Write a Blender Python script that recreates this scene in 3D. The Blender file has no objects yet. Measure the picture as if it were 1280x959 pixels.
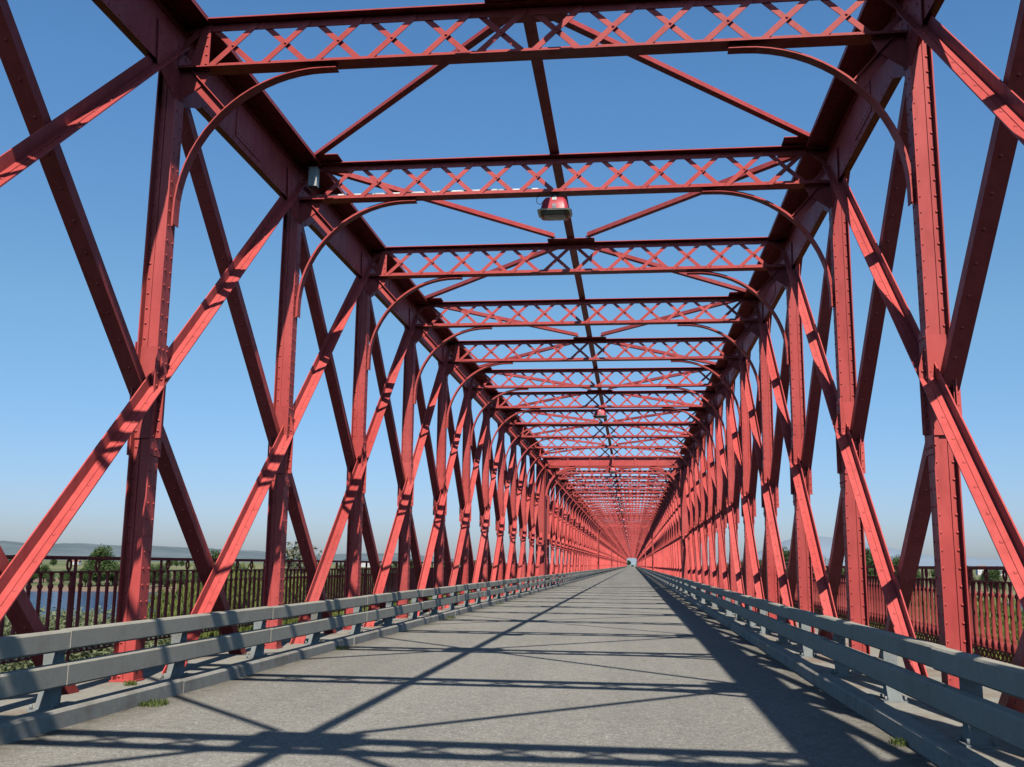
import bpy, math, random
from mathutils import Vector, Matrix, noise
random.seed(7)
sc = bpy.context.scene
COL = sc.collection
PI = math.pi
R = math.radians

# ------------------------------------------------------------------ dimensions (metres)
CAMZ = 1.2                 # eye height above the road
P = 3.8                    # panel length
Y0 = 9.2                   # node 10 of the span the camera stands in
NP = 21                    # panels per span
GAP = 0.95                 # gap between spans
XL, XR = -4.65, 2.70       # truss planes
XC = -1.0                  # middle of the overhead frames
KL, KR = -4.10, 1.86       # kerb faces
WALK = 0.10
BALL, BALR = -5.6, 3.65    # balustrades
TOPZ = 6.40
MIDZ = 2.75
BOTZ = 2 * MIDZ - TOPZ
SPANLEN = NP * P
START0 = Y0 - 10 * P
NSPANS = 9
END = START0 + NSPANS * SPANLEN + (NSPANS - 1) * GAP

# ------------------------------------------------------------------ materials
def nt(name):
    m = bpy.data.materials.new(name); m.use_nodes = True
    t = m.node_tree; t.nodes.clear()
    out = t.nodes.new('ShaderNodeOutputMaterial')
    b = t.nodes.new('ShaderNodeBsdfPrincipled')
    t.links.new(b.outputs[0], out.inputs[0])
    return m, t, b, out

def add(t, kind, **kw):
    n = t.nodes.new(kind)
    for k, v in kw.items():
        if k in n.inputs: n.inputs[k].default_value = v
        else: setattr(n, k, v)
    return n

def noise_n(t, scale, detail=4, rough=.55, coord='Object', stretch=None):
    tc = t.nodes.new('ShaderNodeNewGeometry') if coord == 'World' else t.nodes.new('ShaderNodeTexCoord')
    src = tc.outputs['Position'] if coord == 'World' else tc.outputs[coord]
    if stretch:
        mp = t.nodes.new('ShaderNodeMapping'); mp.inputs['Scale'].default_value = stretch
        t.links.new(src, mp.inputs[0]); src = mp.outputs[0]
    n = add(t, 'ShaderNodeTexNoise', Scale=scale, Detail=detail, Roughness=rough)
    t.links.new(src, n.inputs['Vector'])
    return n

def ramp(t, fac, stops):
    r = t.nodes.new('ShaderNodeValToRGB')
    e = r.color_ramp.elements
    while len(e) < len(stops): e.new(.5)
    for i, (p, c) in enumerate(stops):
        e[i].position = p; e[i].color = (*c, 1) if len(c) == 3 else c
    t.links.new(fac, r.inputs[0])
    return r

def mix(t, fac, a, b, mode='MIX'):
    m = t.nodes.new('ShaderNodeMix'); m.data_type = 'RGBA'; m.blend_type = mode
    for s, v in ((0, fac), (6, a), (7, b)):
        if isinstance(v, (int, float)): m.inputs[s].default_value = v
        elif isinstance(v, tuple): m.inputs[s].default_value = (*v, 1) if len(v) == 3 else v
        else: t.links.new(v, m.inputs[s])
    return m.outputs[2]

def bump(t, b, h, strength, dist):
    bn = add(t, 'ShaderNodeBump', Strength=strength, Distance=dist)
    t.links.new(h, bn.inputs['Height']); t.links.new(bn.outputs[0], b.inputs['Normal'])

def paint(name, base, dark, rust=.0, rough=.42):
    m, t, b, o = nt(name)
    n1 = noise_n(t, .9, 5, .6, 'World')
    n2 = noise_n(t, 9, 6, .7, 'World', (1, 1, .25))
    n3 = noise_n(t, 60, 3, .6, 'World')
    c = ramp(t, n1.outputs[0], [(.32, dark), (.62, base)]).outputs[0]
    streak = ramp(t, n2.outputs[0], [(.30, (.72, .66, .64)), (.55, (1, 1, 1))]).outputs[0]
    c = mix(t, .75, c, streak, 'MULTIPLY')
    oi = t.nodes.new('ShaderNodeObjectInfo')
    hv = t.nodes.new('ShaderNodeHueSaturation')
    for k, (a0, a1) in (('Value', (.86, 1.1)), ('Saturation', (.9, 1.04))):
        mr = t.nodes.new('ShaderNodeMapRange'); mr.inputs[3].default_value = a0; mr.inputs[4].default_value = a1
        if k == 'Value': t.links.new(oi.outputs['Random'], mr.inputs[0])
        else: t.links.new(noise_n(t, .35, 3, .5, 'World').outputs[0], mr.inputs[0])
        t.links.new(mr.outputs[0], hv.inputs[k])
    t.links.new(c, hv.inputs['Color']); c = hv.outputs[0]
    n4 = noise_n(t, 28, 4, .75, 'World', (1, 1, .5))
    n5 = noise_n(t, 1.7, 3, .6, 'World')
    chips = ramp(t, n4.outputs[0], [(.66, (0, 0, 0)), (.70, (rust * 1.6,) * 3)]).outputs[0]
    gate = ramp(t, n5.outputs[0], [(.50, (0, 0, 0)), (.62, (1, 1, 1))]).outputs[0]
    c = mix(t, mix(t, 1.0, chips, gate, 'MULTIPLY'), c, (.12, .045, .03))
    if rust:
        rf = ramp(t, n2.outputs[0], [(.68, (0, 0, 0)), (.78, (rust, rust, rust))]).outputs[0]
        c = mix(t, rf, c, (.13, .05, .03))
    t.links.new(c, b.inputs['Base Color'])
    rr = ramp(t, n2.outputs[0], [(.3, (rough + .15,) * 3), (.7, (rough - .04,) * 3)]).outputs[0]
    t.links.new(rr, b.inputs['Roughness'])
    b.inputs['Specular IOR Level'].default_value = .22
    bump(t, b, n3.outputs[0], .25, .002)
    return m

RED = paint('red_paint', (.66, .100, .090), (.55, .074, .068), .35)
REDB = paint('baluster_paint', (.42, .065, .055), (.30, .045, .04), .6, .55)
LAMPRED = paint('lamp_paint', (.62, .05, .075), (.58, .045, .07), 0, .3)

def plain(name, col, rough=.6, metal=0, var=.15, scale=6, emis=None):
    m, t, b, o = nt(name)
    n = noise_n(t, scale, 5, .6, 'World')
    lo = tuple(c * (1 - var) for c in col); hi = tuple(min(1, c * (1 + var)) for c in col)
    t.links.new(ramp(t, n.outputs[0], [(.3, lo), (.7, hi)]).outputs[0], b.inputs['Base Color'])
    b.inputs['Roughness'].default_value = rough; b.inputs['Metallic'].default_value = metal
    return m

def mk_asphalt():
    m, t, b, o = nt('asphalt')
    big = noise_n(t, .35, 5, .6, 'World', (1, .35, 1))
    mid = noise_n(t, 7, 6, .7, 'World')
    lane = noise_n(t, .9, 3, .5, 'World', (1.2, .03, 1))
    tc = t.nodes.new('ShaderNodeNewGeometry')
    v = add(t, 'ShaderNodeTexVoronoi', Scale=95.0); t.links.new(tc.outputs['Position'], v.inputs['Vector'])
    v2 = add(t, 'ShaderNodeTexVoronoi', Scale=38.0); t.links.new(tc.outputs['Position'], v2.inputs['Vector'])
    c = ramp(t, big.outputs[0], [(.28, (.305, .298, .275)), (.72, (.39, .382, .352))]).outputs[0]
    c = mix(t, .55, c, ramp(t, mid.outputs[0], [(.3, (.72, .71, .69)), (.7, (1.05, 1.04, 1.0))]).outputs[0], 'MULTIPLY')
    c = mix(t, .5, c, ramp(t, lane.outputs[0], [(.35, (.80, .80, .80)), (.65, (1.08, 1.07, 1.05))]).outputs[0], 'MULTIPLY')
    cell = t.nodes.new('ShaderNodeSeparateColor'); t.links.new(v.outputs['Color'], cell.inputs[0])
    c = mix(t, .85, c, ramp(t, cell.outputs[0], [(0, (.58, .57, .55)), (.42, (.88, .87, .86)), (.86, (1.08, 1.07, 1.06)), (1, (1.6, 1.58, 1.54))]).outputs[0], 'MULTIPLY')
    cell2 = t.nodes.new('ShaderNodeSeparateColor'); t.links.new(v2.outputs['Color'], cell2.inputs[0])
    c = mix(t, .6, c, ramp(t, cell2.outputs[1], [(0, (.62, .61, .6)), (.15, (.97, .97, .97)), (.93, (1.0, 1.0, 1.0)), (1, (1.5, 1.48, 1.44))]).outputs[0], 'MULTIPLY')
    # cracks
    vc = add(t, 'ShaderNodeTexVoronoi', Scale=.42, feature='DISTANCE_TO_EDGE')
    wn = noise_n(t, 2.3, 5, .6, 'World')
    wm = t.nodes.new('ShaderNodeVectorMath'); wm.operation = 'MULTIPLY_ADD'
    wm.inputs[1].default_value = (.8, .8, .8)
    t.links.new(wn.outputs['Color'], wm.inputs[0]); t.links.new(tc.outputs['Position'], wm.inputs[2])
    t.links.new(wm.outputs[0], vc.inputs['Vector'])
    cr = ramp(t, vc.outputs['Distance'], [(0, (.62, .61, .6)), (.007, (1, 1, 1))]).outputs[0]
    c = mix(t, ramp(t, big.outputs[0], [(.48, (0, 0, 0)), (.56, (.8, .8, .8))]).outputs[0], c, mix(t, 1., c, cr, 'MULTIPLY'))
    # grit gathered along both kerbs
    sx = t.nodes.new('ShaderNodeSeparateXYZ'); t.links.new(tc.outputs['Position'], sx.inputs[0])
    def edge(a0, a1):
        mr = t.nodes.new('ShaderNodeMapRange'); mr.inputs[1].default_value = a0; mr.inputs[2].default_value = a1
        t.links.new(sx.outputs[0], mr.inputs[0]); return mr.outputs[0]
    e = t.nodes.new('ShaderNodeMath'); e.operation = 'MAXIMUM'
    t.links.new(edge(KL + .34, KL), e.inputs[0]); t.links.new(edge(KR - .34, KR), e.inputs[1])
    e2 = t.nodes.new('ShaderNodeMath'); e2.operation = 'MULTIPLY'; t.links.new(e.outputs[0], e2.inputs[0])
    t.links.new(ramp(t, mid.outputs[0], [(.38, (.2, .2, .2)), (.62, (1, 1, 1))]).outputs[0], e2.inputs[1])
    c = mix(t, e2.outputs[0], c, (.13, .11, .08))
    st = noise_n(t, 1.6, 4, .6, 'World', (1, .5, 1))
    c = mix(t, ramp(t, st.outputs[0], [(.64, (0, 0, 0)), (.74, (.35, .35, .35))]).outputs[0], c, (.17, .16, .145))
    t.links.new(c, b.inputs['Base Color'])
    b.inputs['Roughness'].default_value = .82
    b.inputs['Specular IOR Level'].default_value = .35
    bump(t, b, v.outputs['Distance'], .55, .006)
    return m
ASPH = mk_asphalt()

def mk_conc(name, a, bcol, stain=(.20, .13, .08), amt=.7, sc_=1.3):
    m, t, b, o = nt(name)
    n = noise_n(t, sc_, 6, .65, 'World')
    n2 = noise_n(t, 14, 6, .7, 'World')
    n3 = noise_n(t, 90, 3, .7, 'World')
    c = ramp(t, n2.outputs[0], [(.3, a), (.7, bcol)]).outputs[0]
    f = ramp(t, n.outputs[0], [(.50, (0, 0, 0)), (.66, (amt,) * 3)]).outputs[0]
    c = mix(t, f, c, stain)
    t.links.new(c, b.inputs['Base Color']); b.inputs['Roughness'].default_value = .85
    bump(t, b, n3.outputs[0], .5, .006)
    return m
CONC = mk_conc('walkway_concrete', (.29, .275, .235), (.40, .385, .33), (.24, .15, .09), .7, 1.1)
KERBM = mk_conc('kerb_concrete', (.31, .295, .26), (.41, .395, .35), (.18, .16, .13), .6, 2.0)
BEAMM = mk_conc('rail_grey_paint', (.375, .355, .295), (.45, .43, .36), (.29, .265, .215), .45, 1.7)
POSTM = mk_conc('rail_post_galvanised', (.24, .27, .27), (.33, .36, .355), (.16, .12, .09), .5, 3.0)
STONE = mk_conc('pier_stone', (.30, .27, .22), (.42, .38, .31), (.15, .13, .10), .5, .4)
WHITE = plain('white_plastic', (.78, .78, .74), .45)
BOXW = plain('pale_grey_enamel', (.55, .58, .55), .5)
DARK = plain('dark_steel', (.035, .035, .04), .5)
LGLASS = plain('lamp_glass', (.19, .19, .12), .12, 0, .25, 9)
STEELG = plain('bare_steel', (.35, .38, .37), .4, .6)
CARP = plain('car_paint', (.03, .033, .04), .25)
CARG = plain('car_glass', (.02, .025, .03), .05)
LIGHTW = plain('headlight_glass', (.8, .8, .78), .2)
RUB = plain('tyre_rubber', (.03, .03, .03), .8)
WALLW = plain('white_render', (.70, .69, .66), .8, 0, .06)
ROOFT = plain('clay_roof', (.33, .15, .10), .8)
BARK = plain('bark', (.13, .10, .075), .9, 0, .3, 3)

def leafmat(name, a, bcol, trans=.25):
    m, t, b, o = nt(name)
    oi = t.nodes.new('ShaderNodeObjectInfo')
    n = noise_n(t, .55, 4, .6, 'Object')
    n2 = noise_n(t, 5, 2, .6, 'Object')
    c = ramp(t, n2.outputs[0], [(.3, a), (.7, bcol)]).outputs[0]
    c = mix(t, .6, c, ramp(t, n.outputs[0], [(.3, (.55, .6, .55)), (.7, (1.3, 1.25, 1.15))]).outputs[0], 'MULTIPLY')
    hs = t.nodes.new('ShaderNodeHueSaturation')
    mm = t.nodes.new('ShaderNodeMapRange'); mm.inputs[3].default_value = .75; mm.inputs[4].default_value = 1.25
    t.links.new(oi.outputs['Random'], mm.inputs[0]); t.links.new(mm.outputs[0], hs.inputs['Value'])
    t.links.new(c, hs.inputs['Color'])
    t.links.new(hs.outputs[0], b.inputs['Base Color']); b.inputs['Roughness'].default_value = .6
    tr = t.nodes.new('ShaderNodeBsdfTranslucent'); t.links.new(hs.outputs[0], tr.inputs[0])
    ms = t.nodes.new('ShaderNodeMixShader'); ms.inputs[0].default_value = trans
    t.links.new(b.outputs[0], ms.inputs[1]); t.links.new(tr.outputs[0], ms.inputs[2]); t.links.new(ms.outputs[0], o.inputs[0])
    return m
LSAGE = leafmat('leaf_sage', (.22, .26, .12), (.40, .44, .25), .4)
LWILL = leafmat('leaf_willow', (.20, .25, .05), (.36, .40, .11), .45)
LDARK = leafmat('leaf_dark', (.045, .085, .022), (.10, .155, .04))
LPALE = leafmat('leaf_pale', (.20, .21, .13), (.32, .32, .2))
LREED = leafmat('reed_leaf', (.20, .21, .06), (.36, .34, .13), .4)
LGRASS = leafmat('tuft_leaf', (.10, .15, .03), (.19, .25, .06), .3)

def mk_ground():
    m, t, b, o = nt('ground_cover')
    g = t.nodes.new('ShaderNodeNewGeometry')
    big = add(t, 'ShaderNodeTexVoronoi', Scale=.0034)
    mp = t.nodes.new('ShaderNodeMapping'); mp.inputs['Scale'].default_value = (1, .38, 1); mp.inputs['Rotation'].default_value = (0, 0, .5)
    t.links.new(g.outputs['Position'], mp.inputs[0]); t.links.new(mp.outputs[0], big.inputs['Vector'])
    sp = t.nodes.new('ShaderNodeSeparateColor'); t.links.new(big.outputs['Color'], sp.inputs[0])
    fld = ramp(t, sp.outputs[0], [(0, (.10, .13, .05)), (.3, (.23, .21, .11)), (.5, (.12, .17, .055)), (.7, (.30, .26, .15)), (1, (.09, .12, .045))])
    fld.color_ramp.interpolation = 'CONSTANT'
    n = noise_n(t, .09, 6, .65, 'World')
    n2 = noise_n(t, 1.2, 5, .7, 'World')
    c = mix(t, .5, fld.outputs[0], ramp(t, n.outputs[0], [(.35, (.09, .13, .035)), (.62, (.22, .24, .09))]).outputs[0])
    c = mix(t, .6, c, ramp(t, n2.outputs[0], [(.3, (.55, .55, .5)), (.7, (1.3, 1.3, 1.25))]).outputs[0], 'MULTIPLY')
    # bare red-brown earth where the bank falls to the water
    sz = t.nodes.new('ShaderNodeSeparateXYZ'); t.links.new(g.outputs['Position'], sz.inputs[0])
    mr = t.nodes.new('ShaderNodeMapRange'); mr.inputs[1].default_value = -7.95; mr.inputs[2].default_value = -8.35
    t.links.new(sz.outputs[2], mr.inputs[0])
    c = mix(t, mr.outputs[0], c, (.27, .17, .12))
    t.links.new(c, b.inputs['Base Color']); b.inputs['Roughness'].default_value = .95
    bump(t, b, n2.outputs[0], .6, .3)
    return m
GROUND = mk_ground()

def mk_water():
    m, t, b, o = nt('river_water')
    b.inputs['Base Color'].default_value = (.03, .065, .15, 1); b.inputs['Specular IOR Level'].default_value = .3; b.inputs['Roughness'].default_value = .12
    b.inputs['IOR'].default_value = 1.25
    n = noise_n(t, .9, 4, .6, 'World', (1, .5, 1))
    bump(t, b, n.outputs[0], 1.0, .9)
    return m
WATER = mk_water()

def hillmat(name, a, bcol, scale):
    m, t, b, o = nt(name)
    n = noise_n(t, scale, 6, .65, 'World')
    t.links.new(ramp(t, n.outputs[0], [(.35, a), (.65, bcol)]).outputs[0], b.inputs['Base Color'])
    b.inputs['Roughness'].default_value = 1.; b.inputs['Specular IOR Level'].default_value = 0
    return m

# ------------------------------------------------------------------ mesh builder
class MB:
    def __init__(s): s.v = []; s.f = []; s.sm = []
    def poly(s, vs, fs, smooth=False):
        o = len(s.v); s.v += [tuple(v) for v in vs]
        for f in fs: s.f.append(tuple(i + o for i in f)); s.sm.append(smooth)
    def hexa(s, c):   # 8 corners: bottom 4 ccw, top 4 ccw
        s.poly(c, [(0, 3, 2, 1), (4, 5, 6, 7), (0, 1, 5, 4), (1, 2, 6, 5), (2, 3, 7, 6), (3, 0, 4, 7)])
    def box(s, x0, x1, y0, y1, z0, z1):
        if x0 > x1: x0, x1 = x1, x0
        if y0 > y1: y0, y1 = y1, y0
        if z0 > z1: z0, z1 = z1, z0
        s.hexa([(x0, y0, z0), (x1, y0, z0), (x1, y1, z0), (x0, y1, z0), (x0, y0, z1), (x1, y0, z1), (x1, y1, z1), (x0, y1, z1)])
    def bar(s, p, q, w, h, up=(0, 0, 1), ow=0, oh=0):
        """box from p to q; w across (side), h along up; offsets ow, oh"""
        p = Vector(p); q = Vector(q); a = (q - p).normalized(); u = Vector(up); sd = a.cross(u).normalized(); u = sd.cross(a).normalized()
        c = []
        for e in (p, q):
            for i, j in ((-1, -1), (1, -1), (1, 1), (-1, 1)):
                c.append(e + sd * (ow + i * w / 2) + u * (oh + j * h / 2))
        s.hexa(c)
    def tube(s, pts, r, n=8, cap=True, smooth=True):
        pts = [Vector(p) for p in pts]
        if not isinstance(r, (list, tuple)): r = [r] * len(pts)
        o = len(s.v); pn = None
        for i, p in enumerate(pts):
            a = (pts[min(i + 1, len(pts) - 1)] - pts[max(i - 1, 0)]).normalized()
            if pn is None:
                pn = a.cross(Vector((0, 0, 1)) if abs(a.z) < .9 else Vector((1, 0, 0))).normalized()
            pn = (pn - a * pn.dot(a)).normalized(); b = a.cross(pn)
            for k in range(n):
                t = 2 * PI * k / n
                s.v.append(tuple(p + (pn * math.cos(t) + b * math.sin(t)) * r[i]))
        for i in range(len(pts) - 1):
            for k in range(n):
                k2 = (k + 1) % n
                s.f.append((o + i * n + k, o + i * n + k2, o + (i + 1) * n + k2, o + (i + 1) * n + k)); s.sm.append(smooth)
        if cap:
            s.f.append(tuple(o + k for k in range(n - 1, -1, -1))); s.sm.append(False)
            e = o + (len(pts) - 1) * n; s.f.append(tuple(e + k for k in range(n))); s.sm.append(False)
    def rivet(s, p, n, r=.018, k=6):
        n = Vector(n).normalized(); a = n.cross(Vector((0, .1, 1)) if abs(n.z) < .9 else Vector((1, 0, 0))).normalized(); b = n.cross(a)
        p = Vector(p); vs = []
        for rr, h in ((1, 0), (.78, .45), (.3, .72)):
            for i in range(k):
                t = 2 * PI * i / k; vs.append(p + (a * math.cos(t) + b * math.sin(t)) * r * rr + n * r * h)
        fs = []
        for j in range(2):
            for i in range(k): fs.append((j * k + i, j * k + (i + 1) % k, (j + 1) * k + (i + 1) % k, (j + 1) * k + i))
        fs.append(tuple(2 * k + i for i in range(k)))
        s.poly(vs, fs, True)
    def prism_x(s, yz, x0, x1):   # polygon in YZ extruded in X
        n = len(yz)
        vs = [(x0, y, z) for y, z in yz] + [(x1, y, z) for y, z in yz]
        s.poly(vs, [tuple(range(n - 1, -1, -1)), tuple(range(n, 2 * n))] + [(i, (i + 1) % n, n + (i + 1) % n, n + i) for i in range(n)])
    def prism_y(s, xz, y0, y1):
        n = len(xz)
        vs = [(x, y0, z) for x, z in xz] + [(x, y1, z) for x, z in xz]
        s.poly(vs, [tuple(range(n)), tuple(range(2 * n - 1, n - 1, -1))] + [(i, n + i, n + (i + 1) % n, (i + 1) % n) for i in range(n)])
    def lathe(s, prof, n=8, c=(0, 0), smooth=True, ex=1):  # prof [(r,z)]
        o = len(s.v)
        for r, z in prof:
            for k in range(n):
                t = 2 * PI * k / n; s.v.append((c[0] + r * ex * math.cos(t), c[1] + r * math.sin(t), z))
        for i in range(len(prof) - 1):
            for k in range(n):
                k2 = (k + 1) % n
                s.f.append((o + i * n + k, o + i * n + k2, o + (i + 1) * n + k2, o + (i + 1) * n + k)); s.sm.append(smooth)
    def mesh(s, name, mat):
        m = bpy.data.meshes.new(name); m.from_pydata(s.v, [], s.f)
        m.polygons.foreach_set('use_smooth', s.sm)
        m.materials.append(mat); m.validate(); m.update()
        return m

def put(name, mesh, parent=None, loc=(0, 0, 0), rot=None):
    o = bpy.data.objects.new(name, mesh); COL.objects.link(o); o.location = loc
    if rot: o.rotation_euler = rot
    if parent: o.parent = parent
    return o
def empty(name, label, cat, loc=(0, 0, 0), group=None):
    o = bpy.data.objects.new(name, None); COL.objects.link(o); o.location = loc; o.empty_display_size = .2
    tag(o, label, cat, group); return o
def tag(o, label, cat, group=None, kind=None):
    o['label'] = label; o['category'] = cat
    if group: o['group'] = group
    if kind: o['kind'] = kind
    return o
def struct(name, mesh, label, cat, loc=(0, 0, 0)):
    o = put(name, mesh, None, loc); tag(o, label, cat, kind='structure'); return o
def copy_tree(o, loc, rotz=0, sc_=1):
    c = o.copy(); COL.objects.link(c); c.location = loc; c.rotation_euler = (0, 0, rotz); c.scale = (sc_,) * 3
    for ch in o.children:
        d = ch.copy(); COL.objects.link(d); d.parent = c
        for g in ch.children:
            e = g.copy(); COL.objects.link(e); e.parent = d
    return c

# ------------------------------------------------------------------ truss part meshes (x local to the truss plane, s=+1: inner side is +x)
PW, PD = .105, .092          # half width and half depth of a post
def post_mesh(s):
    m = MB(); z0, z1 = BOTZ + .2, 6.31
    m.box(-PW + .012, PW - .012, -.007, .007, z0, z1)
    for q in (-1, 1):
        m.box(q * (PW - .012), q * PW, -PD, PD, z0, z1)               # flange
        for yy in (-1, 1):
            m.box(q * (PW - .068), q * (PW - .0125), yy * .007, yy * .019, z0, z1)  # angle legs on the web
            z = z0 + .08
            while z < z1:
                if z > .05: m.rivet((q * (PW - .034), yy * .019, z), (0, yy, 0), .0150)
                z += .152
        z = z0 + .15
        while z < z1:
            if z > .05:
                for yy in (-.055, .055): m.rivet((q * PW, yy, z), (q, 0, 0), .014, 5)
            z += .152
    # foot angle on the deck
    m.box(-.12, .12, -.11, .11, WALK - .02, WALK + .014)
    return m.mesh('truss_post', RED)
def mid_gusset_mesh(s):
    m = MB()
    for q in (-1, 1):
        x0 = q * (PW + .001); x1 = q * (PW + .012)
        yz = [(-.11, 2.18), (.11, 2.18), (.12, 2.5), (.12, 3.0), (.11, 3.28), (-.11, 3.28), (-.12, 3.0), (-.12, 2.5)]
        m.prism_x(yz, min(x0, x1), max(x0, x1))
        for k in range(9):
            z = 2.24 + k * .122
            for y in (-.08, 0, .08): m.rivet((q * (PW + .012), y, z), (q, 0, 0), .016, 5)
    # web plate that ties the diagonals
    m.prism_y([(-.17, 2.35), (.17, 2.35), (.17, 2.95), (.092, 3.25), (-.092, 3.25), (-.17, 2.95)], -.032, -.0205)
    for x in (-.14, -.08, .08, .14):
        for k in range(6): m.rivet((x, -.032, 2.42 + k * .1), (0, -1, 0), .016, 5)
    return m.mesh('gusset_plate', RED)

AX = Vector((0, P, TOPZ - MIDZ)).normalized()
def diag_mesh(s, bright, ya, za, yb, zb):
    """from low/near (ya,za) to (yb,zb)."""
    m = MB(); a = Vector((0, ya, za)); b = Vector((0, yb, zb))
    ax = (b - a).normalized()
    if bright:
        n = Vector((0, -ax.z, ax.y))            # up and towards the camera
        if n.z < 0: n = -n
        x0, x1, xl = s * .026, s * .170, s * .026
    else:
        n = Vector((0, -ax.z, ax.y))
        if n.z < 0: n = -n
        x0, x1, xl = s * -.165, s * -.006, s * -.006
    def strip(xa, xb, h0, h1):
        xa, xb = min(xa, xb), max(xa, xb)
        c = []
        for h in (h0, h1):
            for x, e in ((xa, a), (xb, a), (xb, b), (xa, b)):
                c.append(Vector((x, 0, 0)) + e + n * h)
        m.hexa(c)
    L = (b - a).length
    if bright:
        strip(x0, x1, -.006, .006)
        strip(xl, xl + s * .013, .006, .112)
        strip(xl + s * .013, xl + s * .075, .006, .013)
        k = .2
        while k < L:
            p = a + ax * k; m.rivet(Vector((xl + s * .095, 0, 0)) + p + n * .006, n, .0165)
            m.rivet(Vector((xl + s * .095, 0, 0)) + p - n * .006, -n, .0165); k += .31
    else:
        strip(x0, x1, -.112, -.1)
        strip(xl, xl - s * .013, -.1, .0)
        strip(x0, x0 + s * .013, -.1, -.02)
        k = .2
        while k < L:
            p = a + ax * k; m.rivet(Vector((xl - s * .06, 0, 0)) + p - n * .112, -n, .015)
            k += .31
    return m.mesh('diagonal', RED)

WX = .062      # chord web, towards the road from the truss plane
def chord_mesh(L, s):
    m = MB()
    m.box(s * WX, s * (WX + .013), 0, L, 6.02, 6.652)                 # web
    m.box(s * -.03, s * .395, 0, L, 6.653, 6.668)                     # cover plate
    m.box(s * (WX + .014), s * (WX + .10), 0, L, 6.64, 6.652)         # top angle
    m.box(s * (WX + .014), s * (WX + .026), 0, L, 6.56, 6.64)
    m.box(s * .382, s * .394, 0, L, 6.62, 6.652)                       # lip
    m.box(s * (WX - .075), s * (WX - .001), 0, L, 6.02, 6.032)        # bottom angle, outer side
    y = .1
    while y < L:
        m.rivet((s * (WX + .026), y, 6.60), (s, 0, 0), .014, 5)
        m.rivet((s * .29, y, 6.652), (0, 0, -1), .014, 5)
        m.rivet((s * (WX + .013), y, 6.06), (s, 0, 0), .014, 5); y += .19
    y = P * 1.5
    while y < L:
        m.box(s * (WX + .0135), s * (WX + .024), y - .4, y + .4, 6.10, 6.53)
        for k in range(8):
            for z in (6.15, 6.48): m.rivet((s * (WX + .024), y - .35 + k * .1, z), (s, 0, 0), .014, 5)
        y += P * 2
    return m.mesh('top_chord', RED)
def bottom_chord_mesh(L):
    m = MB()
    for q in (-1, 1): m.box(q * .165, q * .18, 0, L, BOTZ - .22, BOTZ + .22)
    m.box(-.24, .24, 0, L, BOTZ + .22, BOTZ + .235); m.box(-.24, .24, 0, L, BOTZ - .235, BOTZ - .22)
    return m.mesh('bottom_chord', RED)
def node_gusset_mesh(s):
    m = MB()
    yz = [(-.55, 6.42), (-.50, 5.97), (-.13, 5.80), (.13, 5.80), (.50, 5.97), (.55, 6.42)]
    a, b = s * (WX + .025), s * (WX + .036)
    m.prism_x(yz, min(a, b), max(a, b))
    for k in range(7):
        for y in (-.1, .1): m.rivet((b, y, 5.86 + k * .085), (s, 0, 0), .016, 5)
    for k in range(9):
        y = -.46 + k * .115
        m.rivet((b, y, 6.38), (s, 0, 0), .016, 5)
    for k in range(5):
        for yy in (-1, 1): m.rivet((b, yy * (.2 + k * .07), 6.02 + k * .07), (s, 0, 0), .016, 5)
    return m.mesh('gusset_plate', RED)

SX0, SX1 = XL + .105 - XC, XR - .105 - XC     # strut ends, local to XC
def strut_mesh(kind):
    m = MB()
    m.box(SX0 + .28, SX1 - .28, -.12, .12, 6.640, 6.652)
    m.box(SX0, SX1, -.007, .007, 6.56, 6.640)
    m.box(SX0, SX1, -.10, .10, 6.128, 6.140)
    m.box(SX0, SX1, -.007, .007, 6.140, 6.205)
    cx = -4.01 - XC; step = .5525
    k = -1
    while True:
        x = cx + k * step
        if x - .276 > SX1: break
        for d in (-1, 1):
            xa, xb = x - d * .238, x + d * .238
            za, zb = 6.165, 6.61
            # clip at the ends
            if min(xa, xb) < SX0 + .02 or max(xa, xb) > SX1 - .02:
                def lim(xx, zz, xo, zo):
                    if xx < SX0 + .02: t = (SX0 + .02 - xo) / (xx - xo); return SX0 + .02, zo + (zz - zo) * t
                    if xx > SX1 - .02: t = (SX1 - .02 - xo) / (xx - xo); return SX1 - .02, zo + (zz - zo) * t
                    return xx, zz
                if (xa < SX0 + .02 and xb < SX0 + .02) or (xa > SX1 - .02 and xb > SX1 - .02): continue
                A = lim(xa, za, xb, zb); Bq = lim(xb, zb, xa, za)
                xa, za = A; xb, zb = Bq
            m.bar((xa, d * -.013, za), (xb, d * -.013, zb), .010, .056, (0, 0, 1))
            for xx, zz in ((xa, za), (xb, zb)): m.rivet((xx, -.019 if d > 0 else -.008, zz), (0, -1, 0), .015, 5)
        if SX0 < x < SX1: m.rivet((x, -.018, 6.3875), (0, -1, 0), .017, 6)
        k += 1
    if kind:
        e = SX0
        m.prism_y([(-3.46, 6.142), (-3.25, 6.142), (-3.25, 6.642), (-3.33, 6.642)], -.031, -.0205)
        for kk in range(5): m.rivet((-3.28, -.031, 6.19 + kk * .1), (0, -1, 0), .015, 5)
    return m.mesh('lattice_strut', RED)
def plan_plate_mesh(kind):
    m = MB()
    if kind == 'centre':
        m.box(-.40, .40, -.30, .30, 6.6525, 6.662)
    else:
        q = kind; e = SX0 if q < 0 else SX1
        a, b = (e + .1, e + .60) if q < 0 else (e - .60, e - .1)
        m.box(a, b, -.34, .34, 6.6695, 6.679)
    return m.mesh('gusset_plate', RED)

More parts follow.
